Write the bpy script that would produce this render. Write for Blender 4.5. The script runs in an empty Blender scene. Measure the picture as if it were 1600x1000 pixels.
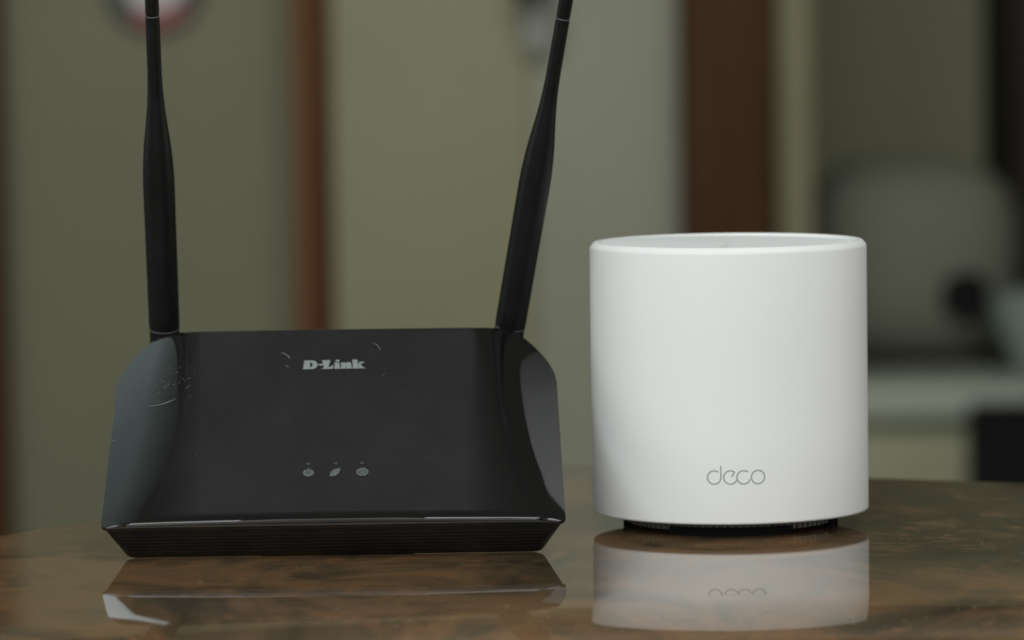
import bpy, bmesh, math, random
from mathutils import Vector, Matrix
random.seed(7)
C = bpy.context.scene.collection
SC = bpy.context.scene
R = math.radians

# ------------------------------------------------------------------ camera
cam = bpy.data.cameras.new('camera')
cam.sensor_width = 36; cam.lens = 153.7; cam.clip_start = .05; cam.clip_end = 60
cam.dof.use_dof = True; cam.dof.focus_distance = 1.672; cam.dof.aperture_fstop = 9.2
cam.dof.aperture_blades = 9
co = bpy.data.objects.new('camera', cam); C.objects.link(co)
p_, r_ = R(4.2), R(.8)
fwd = Vector((0, math.cos(p_), -math.sin(p_))); r0 = Vector((1, 0, 0)); u0 = r0.cross(fwd)
right = math.cos(r_)*r0 - math.sin(r_)*u0; up = math.sin(r_)*r0 + math.cos(r_)*u0
m = Matrix((right, up, -fwd)).transposed().to_4x4(); m.translation = (0, -1.7, .962)
co.matrix_world = m
SC.camera = co

# ------------------------------------------------------------------ world, lamps and added fill lights (an indoor room)
w = bpy.data.worlds.new('World'); SC.world = w; w.use_nodes = True
w.node_tree.nodes['Background'].inputs[0].default_value = (.6, .7, .6, 1)
w.node_tree.nodes['Background'].inputs[1].default_value = .02
SC.view_settings.view_transform = 'Standard'; SC.view_settings.look = 'None'
SC.view_settings.exposure = 0; SC.view_settings.gamma = 1
SC.cycles.use_denoising = True

def area(name, loc, aim, sx, sy, L, col=(1, 1, 1)):
    d = bpy.data.lights.new(name, 'AREA'); d.shape = 'RECTANGLE'; d.size = sx; d.size_y = sy
    d.energy = L*math.pi*sx*sy; d.color = col
    o = bpy.data.objects.new(name, d); C.objects.link(o); o.location = loc
    o.rotation_euler = (Vector(aim)-Vector(loc)).to_track_quat('-Z', 'Y').to_euler()
    return o
area('window_light', (-.5, -3.1, 1.7), (0, 0, .8), 3.6, 1.7, 2.35, (.97, 1, 1))
def tube_panel(name, x, y, sx, sy, L0, L1, a, col):
    # long ceiling panel whose glow falls off from one end to the other
    o = area(name, (x, y, 2.74), (x, y, 0), sx, sy, 1, col); o.rotation_euler = (0, 0, R(a))
    d = o.data; d.use_nodes = True; nt = d.node_tree; em = nt.nodes['Emission']
    g = nt.nodes.new('ShaderNodeNewGeometry'); sp = nt.nodes.new('ShaderNodeSeparateXYZ'); mr = nt.nodes.new('ShaderNodeMapRange')
    nt.links.new(g.outputs['Parametric'], sp.inputs[0]); nt.links.new(sp.outputs[0], mr.inputs['Value'])
    mr.inputs['To Min'].default_value = L0; mr.inputs['To Max'].default_value = L1
    nt.links.new(mr.outputs['Result'], em.inputs['Strength'])
tube_panel('overhead_light', -1.12, 1.074, 1.97, .58, .66, .06, -29.2, (.80, .98, 1))
area('overhead_light', (-.1, -.75, 2.74), (-.1, -.75, 0), 2.6, .9, .75, (.97, 1, .99))  # added overhead light that draws the thin glint on the router's front edge
area('overhead_light', (-.1, -2.1, 2.7), (0, 0, .75), 2.6, .8, 6.0, (.97, 1, 1))  # unseen fill added high behind the camera to brighten the white lid
area('overhead_light', (.75, -.35, 2.74), (.6, -.2, 0), 1.0, .7, 4.0, (.97, 1, 1))  # second added fill for the lid, kept out of the router's reflections
tube_panel('small_lamp', -.70, 1.74, .55, .55, 2.9, .1, 20, (.78, .95, 1))
area('side_fill_light', (-2.7, -.1, 1.2), (0, 0, .8), 1.8, 1.3, 1.6, (.94, 1, .99))  # added fill that lightens the white unit's left flank
area('high_fill_light', (-1.9, -1.7, 2.2), (.05, 0, .8), 1.2, 1.0, 3.4, (.95, 1, 1))  # added fill reaching over the router to the white unit's lower left
area('side_fill_light', (3.0, -.1, 1.2), (0, 0, .8), 1.8, 1.3, 2.2, (1, .97, .93))  # added weaker-toned warm fill for the white unit's right flank
area('wall_fill_light', (-.1, 2.6, 2.45), (-.1, 5, .5), 2.4, .6, 6.3, (1, .985, .9))  # added one-sided fill for the back wall, unseen from the table

# ------------------------------------------------------------------ materials
def mat(name, col, rough=.5, spec=.5, ior=1.5):
    mt = bpy.data.materials.new(name); mt.use_nodes = True
    b = mt.node_tree.nodes['Principled BSDF']
    b.inputs['Base Color'].default_value = (*col, 1); b.inputs['Roughness'].default_value = rough
    b.inputs['IOR'].default_value = ior; b.inputs['Specular IOR Level'].default_value = spec
    return mt
def N(mt, t, **k):
    n = mt.node_tree.nodes.new(t)
    for a, v in k.items():
        if a in n.inputs: n.inputs[a].default_value = v
        else: setattr(n, a, v)
    return n
def lk(mt, a, b): mt.node_tree.links.new(a, b)
def bsdf(mt): return mt.node_tree.nodes['Principled BSDF']
def ramp(mt, fac, stops):
    n = N(mt, 'ShaderNodeValToRGB'); cr = n.color_ramp
    while len(cr.elements) < len(stops): cr.elements.new(.5)
    for e, (p, c) in zip(cr.elements, stops): e.position = p; e.color = (*c, 1)
    lk(mt, fac, n.inputs['Fac']); return n
def objco(mt, scale=(1, 1, 1), rot=(0, 0, 0)):
    t = N(mt, 'ShaderNodeTexCoord'); mp = N(mt, 'ShaderNodeMapping')
    mp.inputs['Scale'].default_value = scale; mp.inputs['Rotation'].default_value = rot
    lk(mt, t.outputs['Object'], mp.inputs['Vector']); return mp.outputs['Vector']
def noisy(name, c1, c2, scale, rough=.6, bump=0, sc=(1, 1, 1), spec=.5):
    mt = mat(name, c1, rough, spec); v = objco(mt, sc)
    n = N(mt, 'ShaderNodeTexNoise', Scale=scale, Detail=5.0); lk(mt, v, n.inputs['Vector'])
    r = ramp(mt, n.outputs['Fac'], [(.35, c1), (.65, c2)]); lk(mt, r.outputs['Color'], bsdf(mt).inputs['Base Color'])
    if bump:
        bp = N(mt, 'ShaderNodeBump', Strength=bump, Distance=.002)
        lk(mt, n.outputs['Fac'], bp.inputs['Height']); lk(mt, bp.outputs['Normal'], bsdf(mt).inputs['Normal'])
    return mt

# white moulded plastic: a trace of moulding texture
M_white = mat('white_plastic', (.80, .81, .80), .5, .35)
v = objco(M_white); n = N(M_white, 'ShaderNodeTexNoise', Scale=1800.0, Detail=2.0); lk(M_white, v, n.inputs['Vector'])
bp = N(M_white, 'ShaderNodeBump', Strength=.06, Distance=.0002)
lk(M_white, n.outputs['Fac'], bp.inputs['Height']); lk(M_white, bp.outputs['Normal'], bsdf(M_white).inputs['Normal'])
M_lid = mat('white_lid', (.80, .82, .81), .6, .12)
M_logo_grey = mat('grey_print', (.33, .365, .355), .5)
M_base = noisy('dark_base_plastic', (.13, .13, .118), (.16, .16, .146), 300, .5)
M_foot = mat('black_rubber', (.008, .008, .008), .9, .1)

# black gloss plastic with dust, smears and fine scuffs
def gloss_black(name):
    mt = mat(name, (.006, .006, .006), .1, .5, 1.78)
    v = objco(mt)
    def math_(op, a, b=None, clamp=False):
        n = N(mt, 'ShaderNodeMath', operation=op, use_clamp=clamp)
        for i, x in enumerate((a, b)):
            if x is None: continue
            if isinstance(x, (int, float)): n.inputs[i].default_value = x
            else: lk(mt, x, n.inputs[i])
        return n.outputs[0]
    # the middle of the lid is a finely textured satin zone that runs out into the polished flanks
    sp = N(mt, 'ShaderNodeSeparateXYZ'); lk(mt, v, sp.inputs[0])
    hw = math_('SUBTRACT', .0735, math_('MULTIPLY', sp.outputs[1], .150))
    wd = math_('SUBTRACT', .0235, math_('MULTIPLY', sp.outputs[1], .19))
    dist = math_('SUBTRACT', hw, math_('ABSOLUTE', sp.outputs[0]))
    zone = math_('DIVIDE', dist, math_('MAXIMUM', wd, .003), True)
    zone = math_('MULTIPLY', zone, math_('MULTIPLY', math_('SUBTRACT', sp.outputs[1], .003), 400, True))
    vo = N(mt, 'ShaderNodeTexVoronoi', Scale=420.0, Randomness=1.0); lk(mt, v, vo.inputs['Vector'])
    d1 = ramp(mt, vo.outputs['Distance'], [(.045, (1, 1, 1)), (.10, (0, 0, 0))])
    nz = N(mt, 'ShaderNodeTexNoise', Scale=45.0, Detail=3.0); lk(mt, v, nz.inputs['Vector'])
    d2 = ramp(mt, nz.outputs['Fac'], [(.52, (0, 0, 0)), (.68, (1, 1, 1))])
    dust = math_('MULTIPLY', d1.outputs['Color'], d2.outputs['Color'])
    sm = N(mt, 'ShaderNodeTexNoise', Scale=22.0, Detail=6.0, Roughness=.65); lk(mt, v, sm.inputs['Vector'])
    smf = N(mt, 'ShaderNodeMapRange'); lk(mt, sm.outputs['Fac'], smf.inputs['Value'])
    smf.inputs['From Min'].default_value = .35; smf.inputs['From Max'].default_value = .75
    val = math_('ADD', math_('MULTIPLY', math_('ADD', math_('MULTIPLY', zone, .0065), .004), math_('ADD', math_('MULTIPLY', smf.outputs[0], .35), .85)), math_('MULTIPLY', dust, .07))
    cb = N(mt, 'ShaderNodeCombineColor'); lk(mt, val, cb.inputs[0]); lk(mt, math_('MULTIPLY', val, 1.02), cb.inputs[1]); lk(mt, math_('MULTIPLY', val, 1.03), cb.inputs[2])
    lk(mt, cb.outputs[0], bsdf(mt).inputs['Base Color'])
    ro = math_('ADD', math_('ADD', .045, math_('MULTIPLY', smf.outputs[0], .05)), math_('MULTIPLY', zone, .22))
    lk(mt, ro, bsdf(mt).inputs['Roughness'])
    wv = N(mt, 'ShaderNodeTexNoise', Scale=26.0, Detail=1.5); lk(mt, v, wv.inputs['Vector'])     # mould waviness
    bp = N(mt, 'ShaderNodeBump', Strength=.35, Distance=.0008); lk(mt, wv.outputs['Fac'], bp.inputs['Height'])
    lk(mt, bp.outputs['Normal'], bsdf(mt).inputs['Normal'])
    return mt
M_gloss = gloss_black('gloss_black_plastic')
M_satin = noisy('satin_black_plastic', (.006, .006, .0065), (.010, .010, .0105), 200, .32)
M_ant = noisy('antenna_black', (.005, .005, .0052), (.0075, .0075, .0078), 120, .4, spec=.2)
M_seam = mat('pale_seam', (.16, .17, .16), .4)  # pale rings at the antenna seams
M_print = mat('pale_print', (.22, .245, .24), .5)
M_icon = noisy('faded_print', (.075, .084, .083), (.125, .14, .137), 900, .5)
M_iback = mat('faint_print', (.042, .047, .047), .5)
M_led = mat('unlit_led', (.045, .05, .05), .4)
M_scr = mat('scratch_grey', (.15, .17, .17), .5)
M_knuckle = mat('knuckle_grey', (.15, .15, .155), .35)

# polished brown stone table
def stone():
    mt = mat('brown_stone', (.12, .07, .04), .055, .5, 1.52)
    v = objco(mt, (1, .75, 1), (0, 0, R(20)))
    n1 = N(mt, 'ShaderNodeTexNoise', Scale=13.0, Detail=8.0, Roughness=.62, Distortion=.9); lk(mt, v, n1.inputs['Vector'])
    c1 = ramp(mt, n1.outputs['Fac'], [(.32, (.036, .028, .017)), (.45, (.095, .064, .035)), (.56, (.19, .108, .052)), (.68, (.095, .072, .042))])
    def ma(op, a, b, c=False):
        n = N(mt, 'ShaderNodeMath', operation=op, use_clamp=c)
        for i, x in enumerate((a, b)):
            if isinstance(x, (int, float)): n.inputs[i].default_value = x
            else: lk(mt, x, n.inputs[i])
        return n.outputs[0]
    def mix(fac, a, b, mode='MIX'):
        n = N(mt, 'ShaderNodeMix', data_type='RGBA', blend_type=mode); lk(mt, fac, n.inputs['Factor']); lk(mt, a, n.inputs[6])
        n.inputs[7].default_value = (*b, 1); return n.outputs[2]
    def veins(scale, det, dis, lo, hi, ro=.7):
        n = N(mt, 'ShaderNodeTexNoise', Scale=scale, Detail=det, Roughness=ro, Distortion=dis); lk(mt, v, n.inputs['Vector'])
        return ramp(mt, n.outputs['Fac'], [(lo, (0, 0, 0)), (hi, (1, 1, 1))]).outputs['Color']
    # the slab's darker field towards its far right corner
    sp = N(mt, 'ShaderNodeSeparateXYZ'); lk(mt, objco(mt), sp.inputs[0])
    n5 = N(mt, 'ShaderNodeTexNoise', Scale=9.0, Detail=4.0); lk(mt, objco(mt), n5.inputs['Vector'])
    wob = ma('MULTIPLY', ma('SUBTRACT', n5.outputs['Fac'], .5), .16)
    fx = ma('MULTIPLY', ma('ADD', ma('SUBTRACT', sp.outputs[0], .115), wob), 22, True)
    fy = ma('MULTIPLY', ma('ADD', ma('ADD', sp.outputs[1], .10), wob), 18, True)
    field = ma('MULTIPLY', fx, fy)
    c = mix(field, c1.outputs['Color'], (.30, .27, .24), 'MULTIPLY')
    c = mix(veins(30, 9, 1.2, .53, .70), c, (.215, .105, .049))
    c = mix(veins(90, 6, 2.0, .63, .70), c, (.30, .20, .11))
    c = mix(ma('MULTIPLY', veins(380, 2, 0, .695, .75, .5), field), c, (.42, .34, .24))
    lk(mt, c, bsdf(mt).inputs['Base Color'])
    # polish: slight waviness and smears
    n4 = N(mt, 'ShaderNodeTexNoise', Scale=26.0, Detail=2.0); lk(mt, objco(mt), n4.inputs['Vector'])
    bp = N(mt, 'ShaderNodeBump', Strength=.008, Distance=.001); lk(mt, n4.outputs['Fac'], bp.inputs['Height'])
    lk(mt, bp.outputs['Normal'], bsdf(mt).inputs['Normal'])
    rr = N(mt, 'ShaderNodeMapRange'); lk(mt, n1.outputs['Fac'], rr.inputs['Value'])
    rr.inputs['From Min'].default_value = .3; rr.inputs['From Max'].default_value = .7
    rr.inputs['To Min'].default_value = .02; rr.inputs['To Max'].default_value = .05
    lk(mt, rr.outputs['Result'], bsdf(mt).inputs['Roughness'])
    return mt
M_stone = stone()
M_darkwood = noisy('dark_wood', (.056, .0245, .0095), (.070, .031, .0125), 6, .6, 0, (6, 6, .6), .15)
M_wood = noisy('brown_wood', (.060, .024, .010), (.085, .034, .014), 5, .6, 0, (6, 6, .5), .15)
M_wood2 = noisy('reddish_wood', (.13, .055, .025), (.16, .07, .032), 5, .6, 0, (6, 6, .5), .15)
M_wall = noisy('olive_wall_paint', (.174, .175, .118), (.188, .189, .128), 3, .8)
M_door = noisy('olive_door_paint', (.265, .258, .165), (.285, .28, .18), 3, .7)
M_jamb = noisy('jamb_paint', (.20, .19, .115), (.22, .21, .13), 3, .7)
M_grey = noisy('grey_paint', (.28, .288, .228), (.305, .312, .248), 2.5, .7)
M_recess = noisy('recess_paint', (.29, .295, .19), (.32, .32, .21), 2, .8)
M_ceil = noisy('ceiling_paint', (.22, .225, .21), (.25, .255, .24), 2, .9)
M_floor = noisy('floor_tile', (.20, .19, .15), (.25, .24, .19), 4, .4)
M_app = noisy('appliance_grey', (.15, .152, .118), (.165, .168, .13), 3, .8)
M_pale = noisy('pale_laminate', (.30, .33, .28), (.34, .37, .31), 3, .5)
M_cab = noisy('olive_laminate', (.29, .295, .19), (.31, .315, .205), 3, .6)
M_blk = noisy('matt_black', (.006, .006, .0065), (.009, .009, .010), 4, .8, spec=.15)
M_char = noisy('dark_brown_laminate', (.026, .022, .017), (.034, .029, .022), 4, .8, spec=.2)
M_pal2 = noisy('pale_blue_plastic', (.27, .32, .31), (.31, .35, .34), 4, .5)
M_whitep = mat('white_enamel', (.48, .48, .48), .4)
M_red = mat('red_enamel', (.22, .04, .04), .4)
M_dkrim = mat('dark_rim', (.02, .022, .022), .4)
M_metal = mat('pale_metal', (.30, .305, .275), .5)

# ------------------------------------------------------------------ helpers
def obj(name, me, parent=None, m=None, smooth=None, label=None):
    if isinstance(me, bmesh.types.BMesh):
        bm = me; me = bpy.data.meshes.new(name); bm.normal_update(); bm.to_mesh(me); bm.free()
    if m: me.materials.append(m)
    if smooth is not None:
        for p in me.polygons: p.use_smooth = True
        if smooth < 180: me.set_sharp_from_angle(angle=R(smooth))
    o = bpy.data.objects.new(name, me); C.objects.link(o)
    if parent: o.parent = parent
    if label: o['label'] = label
    return o
def thing(name, label, cat, loc=(0, 0, 0), group=None):
    o = bpy.data.objects.new(name, None); C.objects.link(o); o.location = loc; o.empty_display_size = .05
    o['label'] = label; o['category'] = cat
    if group: o['group'] = group
    return o
def tag(o, label, cat, group=None):
    o['label'] = label; o['category'] = cat
    if group: o['group'] = group
    return o
def structure(o): o['kind'] = 'structure'; return o
def box(bm, x0, x1, y0, y1, z0, z1, bev=0):
    r = bmesh.ops.create_cube(bm, size=1.0, matrix=Matrix.Translation(((x0+x1)/2, (y0+y1)/2, (z0+z1)/2)) @ Matrix.Diagonal((x1-x0, y1-y0, z1-z0, 1)))
    if bev:
        es = list({e for v in r['verts'] for e in v.link_edges})
        bmesh.ops.bevel(bm, geom=es, offset=bev, segments=3, affect='EDGES', profile=.5)
    return bm
def bx(*a): return box(bmesh.new(), *a)
def loft(loops, close_first=True, close_last=True, bm=None):
    bm = bm or bmesh.new(); vs = [[bm.verts.new(p) for p in l] for l in loops]; n = len(vs[0])
    for a, b in zip(vs, vs[1:]):
        for i in range(n):
            j = (i+1) % n; bm.faces.new((a[i], a[j], b[j], b[i]))
    if close_first: bm.faces.new(vs[0][::-1])
    if close_last: bm.faces.new(vs[-1])
    return bm
def lathe(prof, n=96, close=(True, True), sy=1.0):
    return loft([[(r*math.cos(2*math.pi*i/n), sy*r*math.sin(2*math.pi*i/n), z) for i in range(n)] for r, z in prof], *close)

# ------------------------------------------------------------------ room
TZ = .75
structure(obj('floor', bx(-3, 3.4, -3.6, 6.5, -.06, 0), None, M_floor))
structure(obj('ceiling', bx(-3, 3.4, -3.6, 6.5, 2.8, 2.86), None, M_ceil))
structure(obj('wall_left', bx(-3.06, -3, -3.6, 6.5, 0, 2.8), None, M_grey))
structure(obj('wall_right', bx(3.4, 3.46, -3.6, 6.5, 0, 2.8), None, M_grey))
structure(obj('wall_front', bx(-3, 3.4, -3.66, -3.6, 0, 2.8), None, M_grey))
structure(obj('wall_back', bx(-3, .46, 5.0, 5.1, 0, 2.8), None, M_wall))
structure(obj('wall_recess', bx(.46, 3.4, 6.0, 6.1, 0, 2.8), None, M_recess))

# ------------------------------------------------------------------ stone table
def table():
    t = thing('table', 'polished brown stone table top carrying both devices', 'table', (0, 0, 0))
    back = [(-.334, -.195), (-.303, -.14), (-.268, -.075), (-.238, -.02), (-.2065, .0376), (-.1705, .094), (-.110, .1545), (-.045, .2155), (.005, .264),
            (.017, .2735), (.027, .2765), (.040, .2735), (.156, .2075), (.220, .178), (.40, .10), (.58, .02)]
    right_ = [(.64, -.03), (.66, -.09), (.645, -.155)]
    front = []
    for k in range(40):      # gently swept front edge
        x = .60-.90*k/39; d = max(.025-x, 0); e = max(x-.10, 0)
        front.append((x, -.157-.36*d*d/(d+.12)-.05*e))
    pts = back + right_ + front; n = len(pts)
    wgt = [0]*len(back) + [.0, .3, .7] + [1]*len(front); wgt[0] = .6; wgt[1] = .2
    # outward normals
    nor = []
    for i in range(n):
        a, b = Vector(pts[i-1]), Vector(pts[(i+1) % n]); d = (b-a).normalized(); nor.append(Vector((-d.y, d.x)))
    # wide shallow roll towards the sitter, small round-over elsewhere
    wide = []
    for k in range(13):
        f = R(24)*k/12; wide.append((.30*math.sin(f), -.30*(1-math.cos(f))))
    x0, z0 = wide[-1]
    for k in range(1, 11):
        f = R(24)+R(156)*k/10; wide.append((x0+.016*(math.sin(f)-math.sin(R(24))), z0-.016*(math.cos(R(24))-math.cos(f))))
    tight = []
    for k in range(13): tight.append((.0002*k, 0))
    for k in range(1, 11):
        f = R(180)*k/10; tight.append((.0024+.012*math.sin(f), -.027*(1-math.cos(f))))
    loops = []
    for (a, za), (b, zb) in zip(wide, tight):
        loops.append([(p[0]+q.x*(a*w+b*(1-w)), p[1]+q.y*(a*w+b*(1-w)), TZ+za*w+zb*(1-w)) for p, q, w in zip(pts, nor, wgt)])
    bm = loft(loops)
    bmesh.ops.recalc_face_normals(bm, faces=bm.faces)
    obj('tabletop', bm, t, M_stone, 40)
    for x, y in ((-.12, -.1), (.06, .16), (.46, -.1), (.42, .03)):
        obj('leg', loft([[(x+s*a, y+s*b, z) for a, b in ((-1, -1), (1, -1), (1, 1), (-1, 1))] for s, z in ((.016, 0), (.022, TZ-.055))]), t, M_darkwood)
table()

# ------------------------------------------------------------------ white mesh unit
def mesh_unit():
    t = thing('mesh_router', 'white cylindrical mesh unit with grey lettering standing right of the black router', 'router', (.0870, .052, TZ))
    mm = .001
    prof = [(44, 5.9), (54.6, 5.9), (55.1, 6.1), (55.4, 6.5), (55.5, 7.0), (55.5, 40), (55.5, 80), (55.5, 111.3), (55.45, 112.0), (55.25, 112.5), (54.1, 113.8), (53.6, 114.15),
            (52.3, 114.3), (51.8, 114.2), (51.5, 113.8), (51.5, 108)]
    body = obj('body', lathe([(r*mm, z*mm) for r, z in prof], 192, (False, False)), t, M_white, 40)
    # spiral lid: a low ramp that winds once round and ends in a small step
    bm = bmesh.new(); n, rings = 144, 10; grid = []
    for k in range(n+1):
        f = k/n; ang0 = -math.pi/2-R(9)-f*2*math.pi
        row = []
        for q in range(rings+1):
            r = (51.35*q/rings) if q else .04
            a = ang0 + .28*math.sin(q/rings*math.pi)*.3
            q_ = min(max((f-.22)/.42, 0), 1); z = 113.1 + 1.05*(1-q_*q_*(3-2*q_)); z = z if q > 2 else 113.6+(z-113.6)*q/3
            row.append(bm.verts.new((r*mm*math.cos(a), r*mm*math.sin(a), z*mm)))
        grid.append(row)
    for a, b in zip(grid, grid[1:]):
        for q in range(rings): bm.faces.new((a[q], b[q], b[q+1], a[q+1]))
    for q in range(rings): bm.faces.new((grid[-1][q], grid[0][q], grid[0][q+1], grid[-1][q+1]))
    bmesh.ops.recalc_face_normals(bm, faces=bm.faces)
    obj('lid', bm, t, M_lid, 30)
    obj('base', lathe([(r*mm, z*mm) for r, z in ((36, 1.2), (39.5, 1.2), (40.5, 2), (42, 5.8))], 96), t, M_base, 40)
    rib = bpy.data.meshes.new('rib'); b = bx(-.00045, .00045, -.0007, .0007, .0018, .0057); b.to_mesh(rib); b.free(); rib.materials.append(M_base)
    for k in range(90):
        a = 2*math.pi*k/90
        o = obj('rib', rib, t); o.location = (.0412*math.cos(a), .0412*math.sin(a), 0); o.rotation_euler.z = a+math.pi/2
    for a0, half in ((-93, 34), (-20, 4), (20, 20), (93, 30), (165, 18)):
        lo = []
        k0 = 14
        bm = bmesh.new(); prev = None; first = None
        for k in range(k0+1):
            a = R(a0-half+2*half*k/k0)
            sec = [bm.verts.new((r*mm*math.cos(a), r*mm*math.sin(a), z*mm)) for r, z in ((36.0, 0), (43.2, 0), (43.2, 3.2), (36.0, 3.2))]
            if prev:
                for i in range(4): bm.faces.new((prev[i], prev[(i+1) % 4], sec[(i+1) % 4], sec[i]))
            else: bm.faces.new(sec[::-1])
            prev = sec
        bm.faces.new(prev)
        bmesh.ops.recalc_face_normals(bm, faces=bm.faces)
        obj('foot', bm, t, M_foot)
    # lettering: ribbons laid on the curved wall
    rad = 55.5; px = 1/4.075
    def P(x, y):   # x, y in mm from the lettering's own origin (front line of the body, base)
        a = -math.pi/2 + x/rad
        return a, y
    bm = bmesh.new(); W = .62
    def ribbon(path):
        prev = None
        for i, (x, y) in enumerate(path):
            a = Vector(path[max(i-1, 0)]); b = Vector(path[min(i+1, len(path)-1)])
            d = (b-a).normalized(); nn = Vector((-d.y, d.x))*W/2
            sec = []
            for s in (1, -1):
                xx, yy = x+s*nn.x, y+s*nn.y; an = -math.pi/2+xx/rad
                for rr in (rad-.05, rad+.04):
                    sec.append(bm.verts.new((rr*mm*math.cos(an), rr*mm*math.sin(an), yy*mm)))
            if prev:
                bm.faces.new((prev[1], sec[1], sec[3], prev[3])); bm.faces.new((prev[0], sec[0], sec[1], prev[1])); bm.faces.new((prev[2], prev[3], sec[3], sec[2]))
            prev = sec
    X0 = -.4; Y0 = 24.6; r = 10.7*px
    cx = [X0+(q-1150.4)*px for q in (1115.4, 1141.2, 1162.4, 1185.4)]
    def arc(c, a0, a1, n=40): return [(c+r*math.cos(R(a0+(a1-a0)*k/n)), Y0+r*math.sin(R(a0+(a1-a0)*k/n))) for k in range(n+1)]
    ribbon(arc(cx[0], 52, 360) + [(cx[0]+r, Y0+18.6*px)])
    e = arc(cx[1], 50, 350)
    ribbon([(cx[1]+2.2*px, Y0+.8*px), (cx[1]+4.6*px, Y0+5.4*px)] + e[:1]); ribbon(e)
    ribbon(arc(cx[2], 50, 345)); ribbon(arc(cx[3], 0, 360, 48))
    bmesh.ops.recalc_face_normals(bm, faces=bm.faces)
    obj('logo_lettering', bm, t, M_logo_grey)
mesh_unit()

# ------------------------------------------------------------------ black router
U1, U2, LEN = .08856, .08737, .1175
PF, PB = .0034, .0128
def Pl(v): return PF+(PB-PF)*(v-.005)/.1074
UCV = ((0, .0750), (.008, .0738), (.026, .0700), (.045, .0675), (.065, .0660), (.09, .0650), (.12, .0620))
def Uc(v):
    v = min(max(v, 0), .1199)
    for i, ((a, x), (b, y)) in enumerate(zip(UCV, UCV[1:])):
        if v <= b:      # Catmull-Rom through the crease line
            p, q = UCV[max(i-1, 0)], UCV[min(i+2, len(UCV)-1)]
            t = (v-a)/(b-a); m0 = (y-p[1])/(b-p[0])*(b-a); m1 = (q[1]-x)/(q[0]-a)*(b-a)
            return (2*t**3-3*t*t+1)*x+(t**3-2*t*t+t)*m0+(3*t*t-2*t**3)*y+(t**3-t*t)*m1
def Uo(v): return U1+(U2-U1)*v/.103
def smin(a, b, k):
    h = max(k-abs(a-b), 0)/k
    return min(a, b)-h*h*k/4
def H(u, v):
    p = Pl(v) - .0006*(u/.07)**2
    wg = (Uo(v)-abs(u))*Pl(v)/(Uo(v)-Uc(v)) + .0004
    h = smin(p, wg, .0009+.0022*min(max(v, 0)/.07, 1))
    h = smin(h, v*4+.0002, .0006)
    h = smin(h, (LEN-v)*1.3+.0085, .004)
    return max(h, 0)
def outline(ins, inf, inb, rf, rb, n_st=44, n_c=20):
    x1, y0, y1 = U1-ins, inf, LEN-inb; pts = []
    def seg(a, b, n): return [(a[0]+(b[0]-a[0])*k/n, a[1]+(b[1]-a[1])*k/n) for k in range(n)]
    def cor(cx, cy, r, a0): return [(cx+r*math.cos(R(a0+90*k/n_c)), cy+r*math.sin(R(a0+90*k/n_c))) for k in range(n_c)]
    pts += seg((-x1+rf, y0), (x1-rf, y0), n_st*2) + cor(x1-rf, y0+rf, rf, -90)
    pts += seg((x1, y0+rf), (x1-.001, y1-rb), n_st) + cor(x1-rb-.001, y1-rb, rb, 0)
    pts += seg((x1-rb, y1), (-x1+rb, y1), n_st*2) + cor(-x1+rb+.001, y1-rb, rb, 90)
    pts += seg((-x1+.001, y1-rb), (-x1, y0+rf), n_st) + cor(-x1+rf, y0+rf, rf, 180)
    return pts
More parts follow.
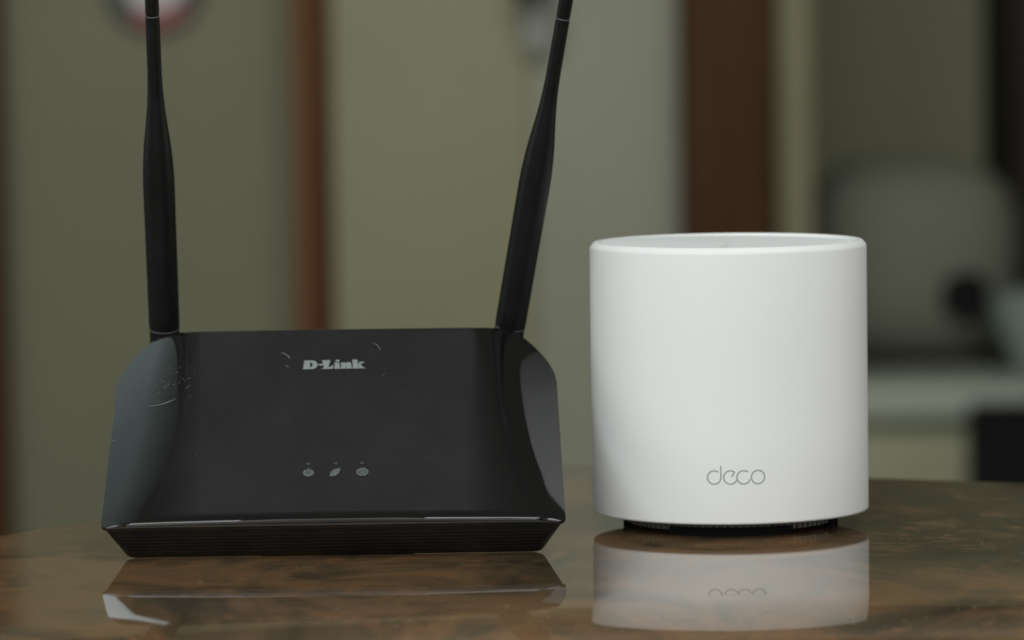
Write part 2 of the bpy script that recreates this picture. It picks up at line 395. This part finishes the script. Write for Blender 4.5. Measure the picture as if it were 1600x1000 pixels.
def black_router():
    th, yaw = R(30.59), R(.68)
    t = thing('wifi_router', 'black glossy router with two antennas, propped at a tilt beside the white unit', 'router', (-.06912, -.0446, .76234))
    t.rotation_euler = (th, 0, yaw)
    # glossy top cover
    out = outline(0, 0, 0, .003, .027); c = (0, .058); bm = bmesh.new(); K = 64; loops = []
    for k in range(K):
        s = 1-(k/K)**1.35*.985 if k else 1
        loops.append([(c[0]+(x-c[0])*s, c[1]+(y-c[1])*s) for x, y in out])
    L3 = [[(x, y, -.0004) for x, y in out]] + [[(x, y, H(x, y)+.0003) for x, y in l] for l in loops]
    bm = loft(L3, False, True)
    bmesh.ops.recalc_face_normals(bm, faces=bm.faces)
    obj('top_cover', bm, t, M_gloss, 50)
    # lower shell, tapering inwards to the table
    sh = [outline(.0012, .0008, .0012, .003, .026), outline(.0012, .0008, .0012, .003, .026), outline(.0079, .0040, .006, .004, .022), outline(.0090, .0048, .0075, .004, .022)]
    hs = [-.0002, -.0016, -.0163, -.0171]
    bm = loft([[(x, y, h) for x, y in o] for o, h in zip(sh[::-1], hs[::-1])])
    bmesh.ops.recalc_face_normals(bm, faces=bm.faces)
    obj('lower_shell', bm, t, M_satin, 40)
    for k in range(6):
        f = .14+.13*k; hw = .0835-.0062*f; z = -.0016-.0142*f; y = .0008+.0032*f
        o = obj('vent_slat', bx(-hw, hw, y-.00025, y+.0006, z-.0005, z+.0005), t, M_satin)
    # hidden fold-out stand that holds the tilt
    s = obj('stand', bmesh.new(), t, M_satin)
    bm = bmesh.new(); a = math.cos(th); 
    inv = Matrix.Rotation(-th, 3, 'X'); org = Vector((0, 0, .76234-TZ))
    def loc(x, Y, Z): return inv @ (Vector((x, Y, Z)) - org)
    q = [(.078, .0495), (.084, .0495), (.078, 0), (.072, 0)]
    loft([[loc(x, Y, Z) for Y, Z in ((.074, .042), (.079, .045), (.072, .0001), (.066, .0001))] for x in (-.03, .03)], bm=bm)
    bmesh.ops.recalc_face_normals(bm, faces=bm.faces); bm.to_mesh(s.data); bm.free()
    # printed word, icons, pilot lights: thin relief on the cover
    def patch(bm, polys, fx, lift=.0002):
        for poly in polys:
            vs = []
            for x, y in poly:
                u, v = fx(x, y); vs.append(bm.verts.new((u, v, H(u, v)+.0003+lift)))
            f = bm.faces.new(vs)
            if f.calc_area() and f.normal.z < 0: f.normal_flip()
    def fx_logo(x, y):     # glyph space: 0..1230 wide, 0..130 high
        s = .0252/1230
        return -.0131+x*s, .0883+y*.0000405
    G = []
    # D
    cur = [(60+195+ 90*math.sin(R(a)), 65+65*math.cos(R(a))) for a in range(0, 181, 15)]
    G.append([(20, 130), (20, 118), (45, 112), (45, 18), (0, 12), (0, 0), (135, 0), (135, 130)])
    G.append([(135, 130)] + [(175+105*math.sin(R(a)), 65+65*math.cos(R(a))) for a in range(0, 91, 15)] + [(190, 65), (165, 96), (135, 100)])
    G.append([(135, 30), (165, 34), (190, 65), (280, 65)] + [(175+105*math.sin(R(a)), 65+65*math.cos(R(a))) for a in range(105, 181, 15)] + [(135, 0)])
    G.append([(298, 52), (382, 52), (382, 76), (298, 76)])
    # L
    G.append([(368, 130), (368, 118), (405, 112), (405, 0), (485, 0), (485, 112), (525, 118), (525, 130)])
    G.append([(362, 0), (405, 0), (405, 16), (362, 10)]); G.append([(485, 0), (578, 0), (588, 52), (570, 52), (545, 22), (485, 20)])
    # i
    G.append([(628, 104), (700, 104), (700, 134), (628, 134)])
    G.append([(600, 92), (600, 82), (622, 76), (622, 14), (598, 10), (598, 0), (720, 0), (720, 10), (700, 14), (700, 92)])
    # n
    G.append([(728, 92), (728, 82), (748, 76), (748, 14), (726, 10), (726, 0), (838, 0), (838, 10), (820, 14), (820, 92)])
    G.append([(820, 66), (850, 74), (862, 60), (862, 14), (848, 10), (848, 0), (950, 0), (950, 10), (932, 14), (932, 70), (905, 96), (860, 96), (820, 80)])
    # k
    G.append([(948, 134), (948, 122), (972, 116), (972, 14), (958, 10), (958, 0), (1078, 0), (1078, 10), (1052, 14), (1052, 134)])
    G.append([(1052, 56), (1100, 84), (1078, 88), (1078, 98), (1185, 98), (1185, 88), (1160, 84), (1110, 62), (1168, 14), (1205, 10), (1205, 0), (1095, 0), (1052, 44)])
    bm = bmesh.new(); patch(bm, G, fx_logo)
    bmesh.ops.triangulate(bm, faces=bm.faces, ngon_method='EAR_CLIP')
    obj('logo_lettering', bm, t, M_print)
    def disc(cx, cy, rx, ry, n=20, a0=0, a1=360): return [(cx+rx*math.cos(R(a0+(a1-a0)*k/n)), cy+ry*math.sin(R(a0+(a1-a0)*k/n))) for k in range(n)]
    idf = lambda x, y: (x/1000, y/1000)
    # power symbol: ring + bar
    def ring(cx, cy, ro, ri, a0, a1, n=18, ky=1.0):
        ps = []
        for k in range(n):
            a, b = R(a0+(a1-a0)*k/n), R(a0+(a1-a0)*(k+1)/n)
            ps.append([(cx+ri*math.cos(a), cy+ky*ri*math.sin(a)), (cx+ro*math.cos(a), cy+ky*ro*math.sin(a)), (cx+ro*math.cos(b), cy+ky*ro*math.sin(b)), (cx+ri*math.cos(b), cy+ky*ri*math.sin(b))])
        return ps
    bm = bmesh.new()
    for x in (-9.9, 10.9): patch(bm, [disc(x, 27, 2.25, 2.25, 24)], idf, .00013)
    obj('icon_backing', bm, t, M_iback)
    bm = bmesh.new(); patch(bm, ring(-9.9, 27, 2.05, .95, -240, 60) + [[(-10.2, 27), (-9.6, 27), (-9.6, 29.3), (-10.2, 29.3)]] + [disc(-9.9, 26.7, .55, .55, 10)], idf)
    obj('power_icon', bm, t, M_icon)
    bm = bmesh.new()
    leaf = [(-2.0, 24.9), (-1.2, 24.7), (.4, 25.1), (1.6, 26.4), (2.1, 28.2), (2.2, 29.5), (.9, 29.2), (-.6, 28.4), (-1.6, 27.0)]
    patch(bm, [leaf], lambda x, y: ((x+.2)/1000, y/1000)); obj('signal_icon', bm, t, M_icon)
    bm = bmesh.new()
    patch(bm, ring(10.9, 27, 2.35, 1.75, 0, 360, 24) + [[(10.6, 25.2), (11.2, 25.2), (11.2, 28.8), (10.6, 28.8)], [(9.1, 26.75), (10.6, 26.75), (10.6, 27.25), (9.1, 27.25)], [(11.2, 26.75), (12.7, 26.75), (12.7, 27.25), (11.2, 27.25)]]
          + ring(10.9, 27, 1.25, .75, 0, 360, 18, 1.45), idf)
    obj('globe_icon', bm, t, M_icon)
    for x in (-10.0, .6, 10.8):
        bm = bmesh.new(); patch(bm, [disc(x, 32.1, .8, .8, 14)], idf); obj('pilot_light', bm, t, M_led)
    # scratches and scuffs
    bm = bmesh.new()
    def scr(pts, wd):
        for (a, b), (c2, d), w0, w1 in zip(pts, pts[1:], [wd*math.sin(math.pi*(k+.15)/(len(pts)-.7)) for k in range(len(pts))], [wd*math.sin(math.pi*(k+1.15)/(len(pts)-.7)) for k in range(len(pts))]):
            dx, dy = c2-a, d-b; l = math.hypot(dx, dy) or 1; nx, ny = -dy/l/2, dx/l/2
            w1 = max(w1, .02); w0 = max(w0, .02)
            patch(bm, [[(a+nx*w0, b+ny*w0), (a-nx*w0, b-ny*w0), (c2-nx*w1, d-ny*w1), (c2+nx*w1, d+ny*w1)]], idf, .00017)
    scr([(-22.4, 99.0), (-21, 98.4), (-19.6, 97.2), (-18.6, 95.6), (-18.2, 94.6)], .42)
    scr([(-20.2, 91.2), (-19.4, 90.2), (-18.6, 89.2)], .35)
    scr([(14, 104), (15.8, 103), (17, 101), (17.6, 99)], .3)
    scr([(18.0, 83.4), (19.4, 85.2)], .3)
    scr([(-70.5, 70), (-68, 70.2), (-65.4, 71.0), (-62.8, 72.4)], .55)
    scr([(-74, 71.2), (-71.5, 70.4), (-69, 70.4)], .35)
    scr([(-88.2, 55.3), (-87, 55.8), (-85.5, 55.8)], .4)
    rg = random.Random(3)
    for k in range(46):
        x, y = -67+rg.gauss(0, 4.2), 82+rg.gauss(0, 5); a = rg.uniform(.3, 1.0); l = rg.uniform(.4, 2.2)
        scr([(x, y), (x+l*.5*math.cos(a), y+l*.5*math.sin(a)+.05), (x+l*math.cos(a), y+l*math.sin(a))], rg.uniform(.08, .2))
    for k in range(60):
        x, y = rg.uniform(-60, 60), rg.uniform(10, 108); a = rg.uniform(0, 6.28); l = rg.uniform(.2, 1.2)
        scr([(x, y), (x+l*.5*math.cos(a), y+l*.5*math.sin(a)), (x+l*math.cos(a), y+l*math.sin(a))], rg.uniform(.06, .14))
    o = obj('scratch_mark', bm, t, M_scr); o['kind'] = 'stuff'
    # two antennas, swung upright on knuckles behind the back edge
    rot = Matrix.Rotation(yaw, 4, 'Z') @ Matrix.Rotation(th, 4, 'X'); Mw = Matrix.Translation((-.06912, -.0446, .76234)) @ rot; Mi = Mw.inverted()
    prof = [(5.0, -.8), (5.9, 0), (6.05, 1.0), (6.05, 6.2), (5.85, 6.35), (5.85, 6.6), (6.1, 6.75), (6.2, 9), (6.25, 30), (6.3, 55), (6.35, 67), (6.25, 73), (5.85, 80), (5.25, 86.5), (4.3, 94), (3.55, 101), (3.05, 108), (2.85, 115), (2.8, 136),
            (2.75, 138.6), (2.55, 138.8), (2.55, 139.4), (2.75, 139.6), (2.75, 151), (2.6, 153), (2.1, 154.6), (1.2, 155.6)]
    for sgn, basep, lean in ((-1, (-.1405, .0635, .8248), .35), (1, (-.0020, .0635, .8238), 10.3)):
        an = obj('antenna', lathe([(r*.001, z*.001) for r, z in prof], 48, sy=.94), t, M_ant, 40)
        an.matrix_local = Mi @ Matrix.Translation(basep) @ Matrix.Rotation(R(lean), 4, 'Y') @ Matrix.Rotation(R(17), 4, 'X')
        for z, r, m_ in ((6.76, 6.14, M_seam), (138.55, 2.80, M_seam)):
            n = 48
            s_ = obj('seam', loft([[(rr*.001*math.cos(2*math.pi*i/n), .94*rr*.001*math.sin(2*math.pi*i/n), (z+dz)*.001) for i in range(n)] for rr, dz in ((r-.2, -.12), (r+.02, -.12), (r+.02, .12), (r-.2, .12))], False, False), an, m_, 40)
        kn = obj('knuckle', lathe([(.0035, -.0075), (.0046, -.007), (.0050, -.006), (.0050, -.0008), (.0046, -.0003)], 32), an, M_knuckle, 40)
        # socket between the knuckle and the router's back wall
        p = Mi @ (Vector(basep)-Vector((0, 0, .0045)))
        bm = bmesh.new(); box(bm, p.x-.005, p.x+.005, LEN-.010, p.y+.002, p.z-.006, p.z+.003, .001)
        obj('antenna_socket', bm, t, M_satin, 40)
black_router()

# ------------------------------------------------------------------ the room behind (far out of focus)
Y = 5.0
def door():
    t = thing('door', 'closed olive door in a brown wooden frame behind the black router', 'door', (-.12, Y, 0))
    o = lambda n, a, m_, b=.003: obj(n, bx(*a, b), t, m_, 40)
    o('leaf', (-.150, .152, -.06, -.004, .01, 2.05), M_door)
    o('frame_edge', (-.206, -.176, -.09, -.004, 0, 2.1), M_wood2)
    o('frame_post', (-.1755, -.1505, -.075, -.004, 0, 2.1), M_wood)
    pl = obj('lock_plate', bx(.135, .195, -.075, -.0605, .878, 1.08, .02), t, M_metal, 40)
    b = lathe([(.004, -.0), (.012, 0), (.012, .03), (.026, .045), (.028, .06), (.02, .07), (.004, .072)], 32)
    k = obj('knob', b, pl, M_blk, 40); k.rotation_euler.x = R(90); k.location = (.155, -.075, .985)
door()
tag(obj('wall_panel', bx(.034, .258, Y-.05, Y-.003, 0, 2.3, .004), None, M_grey, 40), 'grey upright wall panel left of the dark brown column', 'wall panel')
def column():
    t = thing('wooden_column', 'dark brown wooden column rising behind the white unit', 'column', (.33, Y, 0))
    obj('shaft', bx(-.068, .068, -.14, -.004, .06, 2.4, .006), t, M_darkwood, 40)
    obj('plinth', bx(-.075, .075, -.148, -.003, 0, .0595, .004), t, M_darkwood, 40)
column()
tag(obj('door_jamb', bx(.405, .457, Y-.1, Y-.003, 0, 2.3, .005), None, M_jamb, 40), 'narrow olive upright strip just right of the dark brown column', 'door jamb')
def post():
    t = thing('wooden_post', 'dark wooden post at the far left edge of the picture', 'post', (-.815, Y, 0))
    obj('shaft', bx(-.05, .045, -.1, -.004, .06, 2.4, .006), t, M_wood, 40)
    obj('plinth', bx(-.055, .049, -.107, -.003, 0, .0595, .004), t, M_wood, 40)
post()
def dial():
    t = thing('round_sign', 'round white sign with dark rim and red patch on the wall behind the left antenna', 'sign', (-.538, Y-.004, .990))
    rot = R(90)
    a = obj('rim', lathe([(.046, 0), (.072, 0), (.074, .006), (.070, .014), (.052, .014), (.046, .006)], 64, (False, False)), t, M_dkrim, 40); a.rotation_euler.x = rot
    f = obj('face', lathe([(.002, .002), (.0455, .002), (.0455, .006), (.002, .006)], 64), t, M_whitep, 40); f.rotation_euler.x = rot
    n = 20
    lo = [[(.066*math.cos(R(-125+90*k/n)), .066*math.sin(R(-125+90*k/n)), z) for k in range(n+1)] + [(.040*math.cos(R(-35-90*k/n)), .040*math.sin(R(-35-90*k/n)), z) for k in range(n+1)] for z in (.0145, .017)]
    q = obj('red_patch', loft(lo), t, M_red, 40); q.rotation_euler.x = rot
dial()

def counter():
    t = thing('counter', 'olive cabinet with a pale counter top behind the white unit on the right', 'counter', (.9, 5.0, 0))
    obj('worktop', bx(-.45, .7, -.13, .9, .315, .372, .012), t, M_pale, 40)
    obj('carcass', bx(-.42, .66, -.08, .9, .05, .314, .004), t, M_cab, 40)
    obj('cabinet_door', bx(-.415, .12, -.10, -.0805, .06, .305, .004), t, M_cab, 40)
    obj('cabinet_door', bx(.125, .655, -.10, -.0805, .06, .305, .004), t, M_cab, 40)
    obj('toe_kick', bx(-.40, .64, -.05, .88, 0, .0495), t, M_blk)
counter()
def appliance():
    t = thing('appliance', 'grey boxy appliance with a round black opening, standing on the pale counter', 'appliance', (.65, 5.1, .372))
    obj('housing', bx(-.19, .155, 0, .3, .012, .33, .11), t, M_app, 40)
    r = obj('dial', lathe([(.001, 0), (.036, 0), (.040, .006), (.036, .018), (.026, .020), (.001, .014)], 48), t, M_blk, 40)
    r.rotation_euler.x = R(90); r.location = (.058, 0.0, .118)
    for x in (-.12, .11):
        for y in (.05, .25):
            f = obj('foot', lathe([(.014, 0), (.016, .002), (.016, .013)], 20), t, M_blk, 40); f.location = (x, y, 0)
appliance()
def basin():
    t = tag(obj('bowl', lathe([(.03, .0), (.075, .002), (.11, .075), (.122, .12), (.118, .12), (.105, .075), (.07, .008), (.01, .006)], 64), None, M_pal2, 40), 'pale blue bowl on the counter at the right edge', 'bowl')
    t.location = (.86, 5.06, .372)
basin()
def cabinet():
    t = thing('dark_cabinet', 'tall dark brown cabinet cut off by the right edge of the picture', 'cabinet', (.905, 5.6, .372))
    obj('carcass', bx(-.07, .5, 0, .4, 0, 1.0, .006), t, M_char, 40)
    obj('cabinet_door', bx(-.065, .495, -.018, -.001, .01, .99, .004), t, M_char, 40)
cabinet()
def tower():
    t = thing('computer_case', 'black computer case in front of the olive cabinet at lower right', 'computer', (.785, 4.7, 0))
    obj('case', bx(-.10, .12, 0, .19, .012, .345, .012), t, M_blk, 40)
    obj('front_panel', bx(-.095, .115, -.012, -.0005, .02, .338, .006), t, M_blk, 40)
    for x in (-.07, .09):
        for y in (.03, .16):
            f = obj('foot', lathe([(.012, 0), (.014, .002), (.014, .013)], 20), t, M_blk, 40); f.location = (x, y, 0)
tower()
